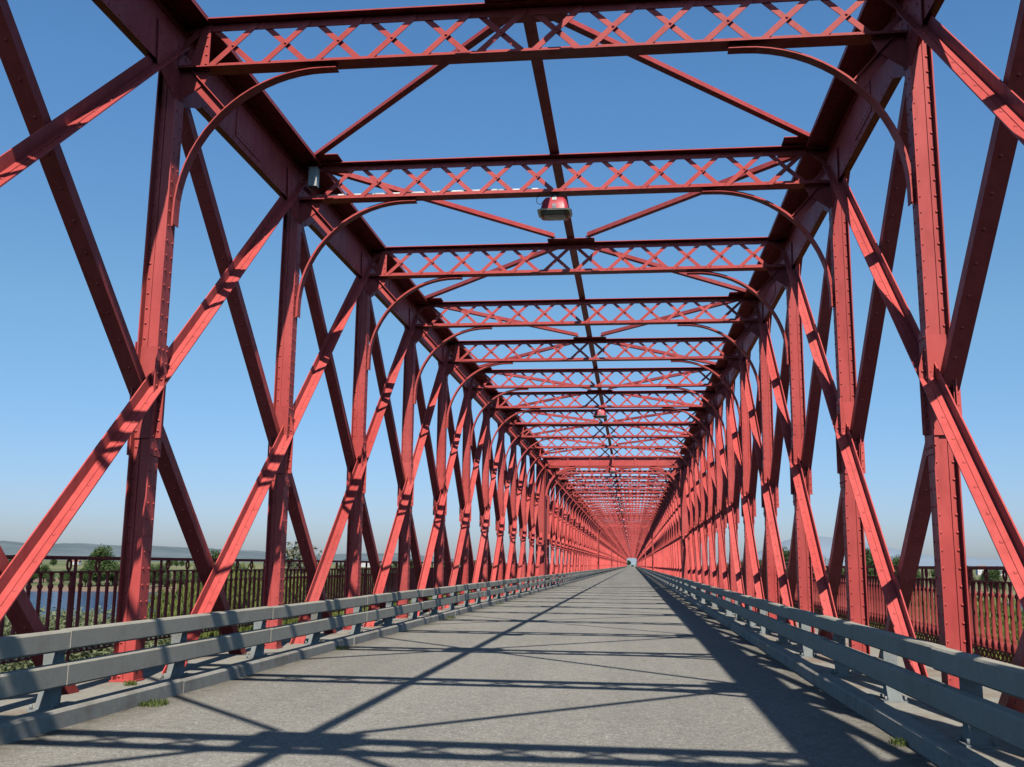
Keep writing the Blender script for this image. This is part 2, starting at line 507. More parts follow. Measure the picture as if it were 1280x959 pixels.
def knee_mesh(s):   # s=+1 left truss; origin at truss plane
    m = MB(); x_post = s * .106; rx, rz = 1.50, 1.50; cx = x_post + s * rx; cz = 6.122 - rz
    def arc(r_off):
        pts = []
        for i in range(19):
            t = R(90) * i / 18
            pts.append((cx - s * (rx - r_off) * math.cos(t), cz + (rz - r_off) * math.sin(t)))
        return pts
    def sweep(o0, o1, y0, y1):
        A = [(cx - s * (rx - o0), cz - .14)] + arc(o0) + [(cx + s * .14, cz + rz - o0)]
        B = [(cx - s * (rx - o1), cz - .14)] + arc(o1) + [(cx + s * .14, cz + rz - o1)]
        vs = []
        for (xa, za), (xb, zb) in zip(A, B): vs += [(xa, y0, za), (xa, y1, za), (xb, y1, zb), (xb, y0, zb)]
        n = len(A); fs = [(0, 1, 2, 3), tuple(4 * (n - 1) + i for i in (3, 2, 1, 0))]
        for i in range(n - 1):
            for k in range(4): fs.append((4 * i + k, 4 * i + (k + 1) % 4, 4 * i + 4 + (k + 1) % 4, 4 * i + 4 + k))
        m.poly(vs, fs, False)
    sweep(.038, .048, -.062, .062)
    sweep(.0, .038, -.006, .006)
    for k in range(4): m.rivet((x_post + s * .03, -.006, cz - .12 + k * .09), (0, -1, 0), .014, 5)
    return m.mesh('knee_brace', RED)
def knee_bar_mesh(s):
    m = MB(); a = Vector((s * .19, 0, 6.08)); t = R(45)
    b = Vector((s * .106 + s * 1.5 - s * 1.47 * math.cos(t), 0, 6.122 - 1.5 + 1.47 * math.sin(t)))
    m.bar(a, b, .010, .10, (0, 0, 1)); m.bar(a, b, .10, .010, (0, 0, 1), 0, .055)
    m.prism_y([(s * .107, 6.122), (s * .42, 6.122), (s * .36, 5.98), (s * .107, 5.80)][::(1 if s < 0 else -1)], -.018, -.008)
    return m.mesh('brace_bar', RED)
def plan_brace_mesh(q, d):   # from the centre node to the chord at the next node (d = +-1 along y)
    m = MB(); a = Vector((q * .28, d * .3, 6.70)); ex = SX0 + .2 if q < 0 else SX1 - .2
    b = Vector((ex, d * (P - .18), 6.70))
    m.bar(a, b, .09, .011, (0, 0, 1), 0, -.025); m.bar(a, b, .011, .075, (0, 0, 1), 0, .018)
    return m.mesh('plan_brace', RED)
def stringer_mesh(L):
    m = MB(); m.box(-.065, .065, 0, L, 6.670, 6.682); m.box(-.006, .006, 0, L, 6.682, 6.77); return m.mesh('centre_stringer', RED)

def portal_post_mesh(s):
    m = MB(); z0, z1 = -.2, 6.31
    m.box(-.16, .30 * 1, -.008, .008, z0, z1) if s > 0 else m.box(-.30, .16, -.008, .008, z0, z1)
    a, b = (-.16, .30) if s > 0 else (-.30, .16)
    for x in (a, b - .014): m.box(x, x + .014, -.22, .22, z0, z1)
    for yy in (-1, 1):
        for x in (a + .014, b - .014 - .08): m.box(x, x + .08, yy * .008, yy * .022, z0, z1)
        z = .2
        while z < z1:
            for x in (a + .05, b - .05): m.rivet((x, yy * .022, z), (0, yy, 0), .018, 5)
            z += .152
    return m.mesh('portal_post', RED)
def portal_beam_mesh():
    m = MB()
    a, b = SX0 + .20, SX1 - .20
    m.box(a, b, -.008, .008, 6.10, 6.56)
    m.box(a, b, -.15, .15, 6.56, 6.575); m.box(a, b, -.15, .15, 6.085, 6.10)
    m.box(a, b, -.02, -.0085, 6.10, 6.18); m.box(a, b, -.02, -.0085, 6.48, 6.56)
    x = a + .1
    while x < b:
        m.rivet((x, -.02, 6.14), (0, -1, 0), .016, 5); m.rivet((x, -.02, 6.52), (0, -1, 0), .016, 5); x += .15
    for k in range(1, 6):
        x = a + (b - a) * k / 6; m.box(x - .035, x + .035, -.06, -.0205, 6.10, 6.56)
    return m.mesh('portal_beam', RED)
def portal_knee_mesh(s):
    m = MB(); xp = s * .302; r = 1.5; cx = xp + s * r; cz = 6.084 - r
    inner = []; outer = []
    for i in range(15):
        t = R(90) * i / 14
        inner.append((cx - s * (r - .10) * math.cos(t), cz + (r - .10) * math.sin(t)))
        outer.append((cx - s * r * math.cos(t), cz + r * math.sin(t)))
    vs = []
    for (xa, za), (xb, zb) in zip(inner, outer):
        vs += [(xa, -.11, za), (xa, .11, za), (xb - 0, .11, zb), (xb, -.11, zb)]
    n = 15; fs = [(0, 1, 2, 3), tuple(4 * (n - 1) + i for i in (3, 2, 1, 0))]
    for i in range(n - 1):
        for k in range(4): fs.append((4 * i + k, 4 * i + (k + 1) % 4, 4 * i + 4 + (k + 1) % 4, 4 * i + 4 + k))
    m.poly(vs, fs)
    m.bar((xp, 0, 6.08), (cx - s * r * .72, 0, cz + r * .72), .012, .16, (0, 0, 1))
    return m.mesh('portal_knee', RED)

ME = {}
for s in (1, -1):
    ME['post', s] = post_mesh(s); ME['mid', s] = mid_gusset_mesh(s)
    ME['node', s] = node_gusset_mesh(s); ME['knee', s] = knee_mesh(s); ME['kbar', s] = knee_bar_mesh(s)
    ME['pp', s] = portal_post_mesh(s); ME['pk', s] = portal_knee_mesh(s)
    ME['db', s] = diag_mesh(s, True, -P, BOTZ + .25, P, TOPZ)        # full, bright
    ME['dd', s] = diag_mesh(s, False, P, BOTZ + .25, -P, TOPZ)
    ME['hb_top', s] = diag_mesh(s, True, -P, MIDZ, 0, TOPZ)          # origin at the top node
    ME['hb_bot', s] = diag_mesh(s, True, 0, BOTZ + .25, P, MIDZ)     # origin at the bottom node
    ME['hd_top', s] = diag_mesh(s, False, P, MIDZ, 0, TOPZ)
    ME['hd_bot', s] = diag_mesh(s, False, 0, BOTZ + .25, -P, MIDZ)
ME['strut'] = strut_mesh(1); ME['strut_odd'] = strut_mesh(0); ME['pc'] = plan_plate_mesh('centre'); ME['pe'] = plan_plate_mesh(-1); ME['pf'] = plan_plate_mesh(1)
for q in (-1, 1):
    for d in (-1, 1): ME['pb', q, d] = plan_brace_mesh(q, d)
ME['beam'] = portal_beam_mesh()

ordinal = ['nearest', 'second', 'third', 'fourth', 'fifth', 'sixth', 'seventh', 'eighth', 'farthest']
def make_span(i):
    y0 = START0 + i * (SPANLEN + GAP)
    k0 = 5 if i == 0 else 0
    lab = ('nearest red riveted truss span with lattice struts arching over the foreground road' if i == 0 else
           'farthest red truss span at the vanishing point where the road leaves the bridge' if i == 8 else
           '%s red truss span along the road, starting behind %s solid portal' % (ordinal[i], ['', 'the first', 'the second', 'the third', 'the fourth', 'the fifth', 'the sixth', 'the seventh'][i]))
    root = empty('truss_span', lab, 'bridge span', (XC, y0, 0), 'red truss spans of the bridge in a row')
    L = (NP - k0) * P
    key = ('chord', L)
    if key not in ME: ME[key] = {q: chord_mesh(L, q) for q in (1, -1)}; ME['bc', L] = bottom_chord_mesh(L); ME['str', L] = stringer_mesh(L)
    for s, X in ((1, XL - XC), (-1, XR - XC)):
        put('top_chord', ME[key][s], root, (X, k0 * P, 0)); put('bottom_chord', ME['bc', L], root, (X, k0 * P, 0))
        for k in range(k0, NP + 1):
            y = k * P; end = k in (0, NP)
            if end: put('portal_post', ME['pp', s], root, (X, y, 0)); put('portal_knee', ME['pk', s], root, (X, y, 0))
            else:
                p = put('truss_post', ME['post', s], root, (X, y, 0))
                put('gusset_plate', ME['mid', s], p)
                kb = put('knee_brace', ME['knee', s], root, (X, y, 0)); put('brace_bar', ME['kbar', s], kb)
            put('gusset_plate', ME['node', s], root, (X, y, 0))
            if k0 < k < NP:
                put('diagonal', ME['db', s], root, (X, y, 0)); put('diagonal', ME['dd', s], root, (X, y, 0))
        if k0 == 0:
            put('diagonal', ME['hb_top', s], root, (X, P, 0)); put('diagonal', ME['hd_bot', s], root, (X, P, 0))
        put('diagonal', ME['hd_top', s], root, (X, (NP - 1) * P, 0)); put('diagonal', ME['hb_bot', s], root, (X, (NP - 1) * P, 0))
    for k in range(k0, NP + 1):
        if k in (0, NP): put('portal_beam', ME['beam'], root, (0, k * P, 0))
        else:
            st = put('lattice_strut', ME['strut' if k % 2 == 0 else 'strut_odd'], root, (0, k * P, 0))
            if k % 2 == 0: put('gusset_plate', ME['pc'], st)
            else: put('gusset_plate', ME['pe'], st); put('gusset_plate', ME['pf'], st)
        if k % 2 == 0:
            for q in (-1, 1):
                for d in (-1, 1):
                    if k0 <= k + d <= NP: put('plan_brace', ME['pb', q, d], root, (0, k * P, 0))
    put('centre_stringer', ME['str', L], root, (0, k0 * P, 0))
    return root
for i in range(NSPANS): make_span(i)

# ------------------------------------------------------------------ deck, kerbs, walkways
YA, YB = -14.0, END + .5
m = MB()
m.poly([(KL, YA, 0), (KR, YA, 0), (KR, YB, 0), (KL, YB, 0), (KL, YA, -.3), (KR, YA, -.3), (KR, YB, -.3), (KL, YB, -.3)],
       [(0, 1, 2, 3), (4, 7, 6, 5), (0, 4, 5, 1), (2, 6, 7, 3)])
struct('road', m.mesh('road', ASPH), 'worn grey asphalt roadway running straight down the bridge', 'road')
def walkway(x0, x1):
    m = MB(); y = YA
    while y < YB:
        e = min(y + 1.9, YB); m.box(x0, x1, y + .004, e - .004, -.16, WALK + random.uniform(-.004, .003)); y = e
    return m.mesh('walkway', CONC)
struct('walkway', walkway(BALL - .12, KL - .17), 'rust stained concrete walkway slabs along the left truss', 'walkway')
struct('walkway', walkway(KR + .17, BALR + .12), 'pale concrete walkway slabs along the right truss', 'walkway')
def kerb(x0, x1, face):
    m = MB(); y = YA; c = .018
    while y < YB:
        e = min(y + 2.9, YB); dx = random.uniform(-.006, .006); dz = random.uniform(-.005, .004)
        a, b = x0 + dx, x1 + dx; t = .128 + dz
        xz = [(a, -.05), (b, -.05), (b, t - c), (b - c, t), (a + c, t), (a, t - c)]
        m.prism_y(xz, y + .004, e - .005); y = e
    return m.mesh('kerb', KERBM)
struct('kerb', kerb(KL - .165, KL, 1), 'low grey concrete kerb on the left edge of the road', 'kerb')
struct('kerb', kerb(KR, KR + .165, -1), 'low grey concrete kerb on the right edge of the road', 'kerb')

# ------------------------------------------------------------------ guardrails
def rail_beam(xa, xb, z0, z1, name, seed):
    rnd = random.Random(seed); m = MB(); y = YA; c = .014; ox = 0
    while y < YB:
        e = min(y + 4.25, YB); n0 = ox; ox = rnd.uniform(-.010, .010); dz = rnd.uniform(-.005, .005)
        def ring(yy, o, d): return [(xa + o, yy, z0 + d + c), (xa + o + c, yy, z0 + d), (xb + o - c, yy, z0 + d), (xb + o, yy, z0 + d + c), (xb + o, yy, z1 + d - c), (xb + o - c, yy, z1 + d), (xa + o + c, yy, z1 + d), (xa + o, yy, z1 + d - c)]
        mid = rnd.uniform(-.03, .03)
        r = [ring(y + .0008, n0 + .006, dz), ring((y + e) / 2, (n0 + ox) / 2 + mid * .5, dz), ring(e - .0008, ox, dz)]
        vs = r[0] + r[1] + r[2]; fs = [tuple(range(8)), tuple(range(23, 15, -1))]
        for j in range(2):
            for k in range(8): fs.append((8 * j + k, 8 * j + 8 + k, 8 * j + 8 + (k + 1) % 8, 8 * j + (k + 1) % 8))
        m.poly(vs, fs); y = e
    return m.mesh(name, BEAMM)
def guard_post_mesh(s, mb=None, at=(0, 0), simple=False):
    m = mb or MB(); ox, oy = at
    # tapering post behind the beams (s=+1: beams on +x side)
    b = [(-.065, -.05), (.065, -.05), (.065, .05), (-.065, .05)]
    zs = ((WALK, .9, -.022 * s), (.30, .85, 0), (.66, .85, 0))
    vs = []
    for z, f, sh in zs:
        for x, y in b: vs.append((ox + x * f + sh, oy + y * (1 if z > .2 else 1.5), z))
    fs = [(11, 10, 9, 8)[::-1], (0, 3, 2, 1)]
    for j in range(2):
        for k in range(4): fs.append((4 * j + k, 4 * j + (k + 1) % 4, 4 * j + 4 + (k + 1) % 4, 4 * j + 4 + k))
    m.poly(vs, fs)
    m.box(ox - .10 - .02 * s, ox + .10 - .02 * s, oy - .10, oy + .10, WALK - .01, WALK + .015)
    if not simple:
        for px in (-.08, .08):
            for py in (-.08, .08): m.tube([(ox + px - .02 * s, oy + py, WALK + .01), (ox + px - .02 * s, oy + py, WALK + .05)], .011, 6)
    return m
def guardrail(side):
    if side == 'left': xf, s, ys = KL - .02, 1, 7.33; lab = 'grey two beam guardrail on stubby posts along the left kerb'
    else: xf, s, ys = KR + .11, -1, 7.02; lab = 'grey two beam guardrail with slightly wavy beams along the right kerb'
    root = empty('guardrail', lab, 'guardrail', (0, 0, 0), 'grey guardrails along the road')
    xa, xb = (xf - .10, xf) if s > 0 else (xf, xf + .10)
    put('top_beam', rail_beam(xa, xb, .540, .688, 'top_beam', 3 + s), root)
    put('lower_beam', rail_beam(xa, xb, .285, .450, 'lower_beam', 13 + s), root)
    xp = xf - s * .168
    me = guard_post_mesh(s).mesh('guard_post', POSTM)
    n0 = -3
    for k in range(n0, n0 + 100): put('guard_post', me, root, (xp, ys + k * 2.125, 0))
    mb = MB(); k = n0 + 100
    while ys + k * 2.125 < YB: guard_post_mesh(s, mb, (xp, ys + k * 2.125), True); k += 1
    o = put('guard_post', mb.mesh('guard_posts_far', POSTM), root); o['kind'] = 'stuff'
guardrail('left'); guardrail('right')

# ------------------------------------------------------------------ balustrades
BT = CAMZ + .03
def bal_mb(m, x, y, lod=0):
    z0, z1 = .40, BT - .165
    if lod == 0:
        m.lathe([(.022, z0), (.032, z0 + .03), (.028, z0 + .07), (.018, z0 + .10), (.024, z0 + .115), (.0165, z0 + .135), (.0165, z1 - .15), (.024, z1 - .135), (.024, z1 - .115), (.014, z1 - .10), (.014, z1 - .03), (.021, z1)], 8, (x, y), ex=1.25)
    elif lod == 1:
        m.lathe([(.028, z0), (.0165, z0 + .08), (.0165, z1 - .1), (.02, z1 - .08), (.016, z1)], 6, (x, y), ex=1.25)
    else: m.box(x - .02, x + .02, y - .015, y + .015, z0, z1)
def ring_mb(m, x, y, kind, seg=14):
    zc = BT - .085; r = .045
    if kind == 'ring':
        o = len(m.v); n2 = 5
        for i in range(seg):
            t = 2 * PI * i / seg
            for j in range(n2):
                p = 2 * PI * j / n2; rr = r + .015 * math.cos(p)
                m.v.append((x + .012 * math.sin(p), y + rr * .8 * math.cos(t), zc + rr * 1.15 * math.sin(t)))
        for i in range(seg):
            for j in range(n2):
                a = o + i * n2 + j; b = o + i * n2 + (j + 1) % n2; c = o + ((i + 1) % seg) * n2 + (j + 1) % n2; d = o + ((i + 1) % seg) * n2 + j
                m.f.append((a, b, c, d)); m.sm.append(True)
    else:
        m.box(x - .016, x + .016, y - .018, y + .018, BT - .148, BT - .022)
def balustrade(side):
    x = BALL if side == 'left' else BALR
    lab = ('dark rust red balustrade with ring frieze outside the left truss, above the river' if side == 'left' else
           'bright red balustrade with slim turned balusters outside the right truss')
    root = empty('balustrade', lab, 'railing', (0, 0, 0), 'red balustrades outside the trusses')
    m = MB(); m.box(x - .035, x + .035, YA, YB, BT - .028, BT); m.box(x - .02, x + .02, YA, YB, BT - .036, BT - .028); put('top_rail', m.mesh('top_rail', REDB), root)
    m = MB(); m.box(x - .022, x + .022, YA, YB, BT - .165, BT - .148); put('middle_rail', m.mesh('middle_rail', REDB), root)
    m = MB(); m.box(x - .022, x + .022, YA, YB, .385, .402); m.box(x - .022, x + .022, YA, YB, .275, .29)
    y = YA + .1
    while y < 130:
        m.bar((x, y, .29), (x, y + .11, .385), .012, .012, (1, 0, 0)); m.bar((x + .004, y + .11, .29), (x + .004, y, .385), .012, .012, (1, 0, 0)); y += .118
    put('bottom_rail', m.mesh('bottom_rail', REDB), root)
    me = MB(); bal_mb(me, 0, 0); me = me.mesh('baluster', REDB)
    ya = 7.6 if side == 'left' else 8.6; sp = .18
    for k in range(100): put('baluster', me, root, (x, ya + k * sp, 0))
    mb = MB(); y = ya - sp
    while y > YA + .2: bal_mb(mb, x, y, 1); y -= sp
    y = ya + 100 * sp
    while y < YB:
        bal_mb(mb, x, y, 1 if y < 60 else 2); y += sp
    o = put('baluster', mb.mesh('balusters_far', REDB), root); o['kind'] = 'stuff'
    mr = MB(); ring_mb(mr, 0, 0, 'ring'); mr = mr.mesh('ring', REDB)
    mp = MB(); ring_mb(mp, 0, 0, 'post'); mp = mp.mesh('rail_spacer', REDB)
    k = 0; n = 0; y = ya - .1
    while n < 98:
        kk = k % 4
        put('ring' if kk != 3 else 'rail_spacer', mr if kk != 3 else mp, root, (x, y, 0)); k += 1; n += 1; y += .55
    mb = MB()
    while y < YB: ring_mb(mb, x, y, 'post' if k % 4 == 3 or y > 120 else 'ring', 8); k += 1; y += .55
    y = ya - .65
    while y > YA: ring_mb(mb, x, y, 'ring', 8); y -= .55
    o = put('ring', mb.mesh('rings_far', REDB), root); o['kind'] = 'stuff'
    # struts that stay the balustrade on the slab
    mb = MB(); y = START0 + 5 * P; sgn = -1 if side == 'left' else 1; n = 0; plist = []
    while y < YB: plist.append(y); y += 1.9
    me = MB(); me.box(-.012, .012, -.012, .012, WALK - .02, BT - .03); me = me.mesh('rail_post', REDB)
    for y in plist[:100]: put('rail_post', me, root, (x, y + .62, 0))
    for y in plist[100:]: mb.box(x - .02, x + .02, y + .6, y + .64, WALK - .02, BT - .03)
    o = put('rail_post', mb.mesh('rail_posts_far', REDB), root); o['kind'] = 'stuff'
balustrade('left'); balustrade('right')

# ------------------------------------------------------------------ piers
def pier(y, lab):
    root = empty('bridge_pier', lab, 'pier', (XC, y, -9.6), 'stone piers under the bridge')
    m = MB()
    for x in (XL - XC, XR - XC): m.lathe([(1.45, 0), (1.4, 6.8), (1.62, 6.85), (1.62, 7.55), (0.01, 7.55)], 20, (x, 0))
    m.box(XL - XC, XR - XC, -.7, .7, 0, 6.3)
    put('shaft', m.mesh('shaft', STONE), root)
    m = MB(); m.box(XL - XC - 1.9, XR - XC + 1.9, -1.8, 1.8, 7.56, 8.15); put('cap', m.mesh('cap', STONE), root)
for i in range(1, NSPANS):
    pier(START0 + i * (SPANLEN + GAP) - GAP / 2, 'stone river pier under the %s joint between truss spans' % ['first', 'second', 'third', 'fourth', 'fifth', 'sixth', 'seventh', 'eighth'][i - 1])

# ------------------------------------------------------------------ lamps
def lamp_tree():
    root = bpy.data.objects.new('bridge_lamp', None); COL.objects.link(root)
    m = MB()   # housing: rectangular dome flaring to a rim
    prof = [(.085, .055, .0), (.125, .085, -.012), (.155, .11, -.05), (.178, .13, -.13), (.192, .145, -.19)]
    o = []
    N = 20
    def rr(a, b, z):
        r = min(a, b) * .45; pts = []
        for cx, cy, t0 in ((a - r, b - r, 0), (-a + r, b - r, 90), (-a + r, -b + r, 180), (a - r, -b + r, 270)):
            for i in range(5): t = R(t0 + i * 22.5); pts.append((cx + r * math.cos(t), cy + r * math.sin(t), z))
        return pts
    vs = []
    for a, b, z in prof: vs += rr(a, b, z)
    fs = [tuple(range(N))]
    for j in range(len(prof) - 1):
        for k in range(N): fs.append((j * N + k, (j + 1) * N + k, (j + 1) * N + (k + 1) % N, j * N + (k + 1) % N))
    m.poly(vs, fs, True); put('housing', m.mesh('housing', LAMPRED), root)
    m = MB(); vs = rr(.195, .148, -.19) + rr(.232, .185, -.20) + rr(.225, .178, -.222) + rr(.20, .155, -.222); fs = []
    for j in range(3):
        for k in range(N): fs.append((j * N + k, (j + 1) * N + k, (j + 1) * N + (k + 1) % N, j * N + (k + 1) % N))
    m.poly(vs, fs); put('rim', m.mesh('rim', STEELG), root)
    m = MB(); vs = rr(.20, .155, -.215) + rr(.185, .142, -.262) + rr(.13, .10, -.272); fs = [tuple(range(3 * N - 1, 2 * N - 1, -1))]
    for j in range(2):
        for k in range(N): fs.append((j * N + k, (j + 1) * N + k, (j + 1) * N + (k + 1) % N, j * N + (k + 1) % N))
    m.poly(vs, fs, True); put('lens', m.mesh('lens', LGLASS), root)
    m = MB(); m.box(-.045, .045, -.045, .045, 0, .05); m.box(-.06, .06, -.06, .06, .045, .062); m.tube([(0, 0, -.02), (0, 0, .02)], .06, 12); put('mount', m.mesh('mount', DARK), root)
    m = MB()
    for x in (-.016, .016): m.box(x - .0145, x + .0145, -.118, -.106, -.058, -.024)
    put('sticker', m.mesh('sticker', WHITE), root)
    m = MB(); m.box(-.022, .022, -.157, -.135, -.185, -.125); m.box(-.012, .012, -.163, -.156, -.165, -.14); put('latch', m.mesh('latch', STEELG), root)
    m = MB(); m.tube([(-.165, 0, -.06), (-.21, 0, -.075), (-.245, 0, -.05), (-.25, 0, .0), (-.225, .01, .05), (-.20, .02, .075)], .005, 6); put('cable', m.mesh('cable', DARK), root)
    m = MB(); m.tube([(-.150, 0, -.045), (-.175, 0, -.052)], .016, 8); put('cable_gland', m.mesh('cable_gland', WHITE), root)
    return root
lp = lamp_tree()
names = {11: 'red dome lamp hanging from the second full overhead strut, nearest to the viewer',
         16: 'second red dome lamp along the bridge, under the seventh strut', 21: 'third red lamp, tiny, hanging just past the first solid portal'}
cnt = 0
LX = -1.0
ys = []
for n in range(11, 11 + 5 * 22, 5):
    y = START0 + n * P
    if n > NP: y = START0 + SPANLEN + GAP + (n - NP) * P
    ys.append((n, y))
for n, y in ys:
    if y > 300: break
    if cnt == 0: o = lp
    else: o = copy_tree(lp, (0, 0, 0))
    zz = 6.125 - .062
    o.location = (LX, y - (.0), zz)
    if n % NP == 0: o.location = (LX, y, 6.083 - .062)
    tag(o, names.get(n, 'red dome lamp far down the bridge, %s in the row under the struts' % (['fourth', 'fifth', 'sixth', 'seventh', 'eighth', 'ninth', 'tenth', 'eleventh', 'twelfth', 'thirteenth', 'fourteenth', 'fifteenth', 'sixteenth', 'seventeenth'][cnt - 3] if cnt >= 3 else '')), 'lamp', 'red lamps hanging along the middle of the bridge')
    cnt += 1
# conduit and box on the strut that carries the first lamp
ysl = START0 + 11 * P
m = MB(); xs = [-4.36 + .43 * k for k in range(8)] + [-1.22]
for a, b in zip(xs[:-1], xs[1:]): m.tube([(a, ysl + .05, 6.222 + random.uniform(-.004, .004)), (b - .012, ysl + .05, 6.222 + random.uniform(-.004, .004))], .022, 8)
m.tube([(-1.22, ysl + .05, 6.222), (-1.2, ysl + .04, 6.19), (-1.2, ysl + .02, 6.11)], .006, 6)
tag(put('cable_conduit', m.mesh('cable_conduit', WHITE)), 'thin white conduit lying along the bottom flange of the strut with the nearest lamp', 'conduit')
m = MB(); m.box(-4.40, -4.28, ysl - .16, ysl - .05, 6.30, 6.56); m.box(-4.405, -4.275, ysl - .165, ysl - .045, 6.56, 6.572); m.box(-4.36, -4.32, ysl - .165, ysl - .16, 6.40, 6.46)
tag(put('junction_box', m.mesh('junction_box', BOXW)), 'small pale grey box at the left end of the strut with the nearest lamp', 'junction box')

# ------------------------------------------------------------------ weeds at the kerbs
def tuft(name, x, y, r, h, n, lab, seed, z=0.0):
    rnd = random.Random(seed); m = MB()
    for i in range(n):
        a = rnd.uniform(0, 2 * PI); rr = r * math.sqrt(rnd.random()); bx, by = rr * math.cos(a), rr * math.sin(a) * 1.3
        hh = h * rnd.uniform(.4, 1) ; ln = rnd.uniform(.3, 1.1) * hh; d = rnd.uniform(0, 2 * PI); w = rnd.uniform(.0015, .004)
        t = Vector((math.cos(d), math.sin(d), 0)); sd = Vector((-t.y, t.x, 0)) * w; b = Vector((bx, by, 0))
        p1 = b + t * ln * .35 + Vector((0, 0, hh * .7)); p2 = b + t * ln + Vector((0, 0, hh * .75))
        m.poly([b - sd, b + sd, p1 + sd, p1 - sd, p2], [(0, 1, 2, 3), (3, 2, 4)])
    o = put(name, m.mesh(name, LGRASS), None, (x, y, z)); tag(o, lab, 'weed', 'weeds growing at the kerbs'); return o
tuft('weed_tuft', -4.02, 8.45, .12, .055, 330, 'green weed tuft spreading from the left kerb onto the nearest asphalt', 1)
tuft('weed_tuft', -4.46, 8.9, .06, .06, 90, 'small weed on the walkway behind a left guardrail post', 2, WALK)
tuft('weed_tuft', -4.05, 14.2, .10, .08, 80, 'weed tuft at the left kerb, second from the viewer on the road', 3)
tuft('weed_tuft', -4.05, 22.6, .16, .10, 110, 'weed tuft at the left kerb farther along the road', 4)
tuft('weed_tuft', 1.82, 7.6, .07, .06, 110, 'dark weed tuft under the right kerb nearest to the viewer', 5)
tuft('weed_tuft', -4.05, 31.0, .16, .10, 80, 'tiny distant weed tuft at the left kerb', 6)

# ------------------------------------------------------------------ terrain
WATZ = -8.8
def river_c(x): return 232 + 10 * math.sin(x / 160.) + .05 * x
def terrain(x, y):
    h = -7.6 + .5 * noise.noise(Vector((x / 60, y / 60, 0))) + 1.0 * noise.noise(Vector((x / 400, y / 400, 3)))
    d = abs(y - river_c(x)) - (92 + 9 * noise.noise(Vector((x / 45, 7, 0))))
    if d < 0: h = min(h, -8.6 + max(-1, d / 14) * 2.0)
    elif d < 9: t = d / 9; h = (h * t + (-8.6) * (1 - t)) if y > river_c(x) or True else h
    # approach embankment at the far end of the bridge
    if y > END - 40:
        e = max(0, min(1, (y - (END - 40)) / 42)); w = abs(x - XC)
        f = e * max(0, min(1, 1 - (w - 7) / 16)); h = h * (1 - f) + (-.05) * f
    return h
def make_ground():
    vs = []; fs = []; rings = [0.5]
    r = 6.
    while r < 30000: rings.append(r); r *= 1.035 if r < 900 else 1.12
    n = 240
    for r in rings:
        for k in range(n):
            t = 2 * PI * k / n; x, y = r * math.sin(t), r * math.cos(t) + 0
            vs.append((x, y, terrain(x, y)))
    for i in range(len(rings) - 1):
        for k in range(n):
            fs.append((i * n + k, i * n + (k + 1) % n, (i + 1) * n + (k + 1) % n, (i + 1) * n + k))
    m = MB(); m.poly(vs, [tuple(reversed(f)) for f in fs], True)
    fs_c = tuple(range(n)); m.f.append(tuple(reversed(fs_c))) ; m.sm.append(False)
    return m.mesh('ground', GROUND)
struct('ground', make_ground(), 'green and tan flood plain with fields and river banks below the bridge', 'ground')
m = MB(); m.poly([(-3000, 60, WATZ), (3000, 60, WATZ), (3000, 420, WATZ), (-3000, 420, WATZ)], [(0, 1, 2, 3)])
struct('river', m.mesh('river', WATER), 'blue river crossing under the bridge', 'river')
m = MB(); m.box(-4.2, 2.2, END + .5, END + 400, -.06, .0)
struct('road', m.mesh('approach_road', ASPH), 'road leaving the far end of the bridge', 'road')

# hills; distance haze is painted into their bluish-grey base colours
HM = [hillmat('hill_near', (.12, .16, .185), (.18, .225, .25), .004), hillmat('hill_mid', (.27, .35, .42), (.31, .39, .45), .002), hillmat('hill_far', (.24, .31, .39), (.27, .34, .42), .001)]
def ridge(dist, a0, a1, hf, mat, lab, seed, depth=1500):
    m = MB(); n = 160; vs = []
    for i in range(n + 1):
        a = a0 + (a1 - a0) * i / n; t = i / n
        x, y = math.sin(a), math.cos(a)
        e = min(1, 6 * t, 6 * (1 - t))
        h = max(0, hf(a) + (34 * dist / 10000) * noise.fractal(Vector((a * 14, seed, 0)), 1, 2, 5)) * e
        for d, f in ((dist - depth, 0), (dist - depth * .5, .55), (dist, 1), (dist + depth, 0)):
            vs.append((x * d, y * d, -12 + (h + 12) * f if f else -14))
    for i in range(n):
        for k in range(3): m.f.append((i * 4 + k, i * 4 + k + 1, i * 4 + 5 + k, i * 4 + 4 + k)); m.sm.append(True)
    m.v = vs
    struct('hills', m.mesh('hills', mat), lab, 'hills')
# atan(X/Y): left positive slope -> negative azimuth
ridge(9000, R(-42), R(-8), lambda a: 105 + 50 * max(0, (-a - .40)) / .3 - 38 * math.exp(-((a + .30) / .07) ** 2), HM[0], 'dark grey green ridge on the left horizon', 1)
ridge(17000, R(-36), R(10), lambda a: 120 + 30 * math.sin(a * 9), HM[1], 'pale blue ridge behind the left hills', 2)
ridge(22000, R(2), R(34), lambda a: 395 * math.exp(-((a - .165) / .055) ** 2) + 260 * math.exp(-((a - .22) / .10) ** 2) + 60, HM[2], 'faint blue mountains on the right horizon', 5, 2500)

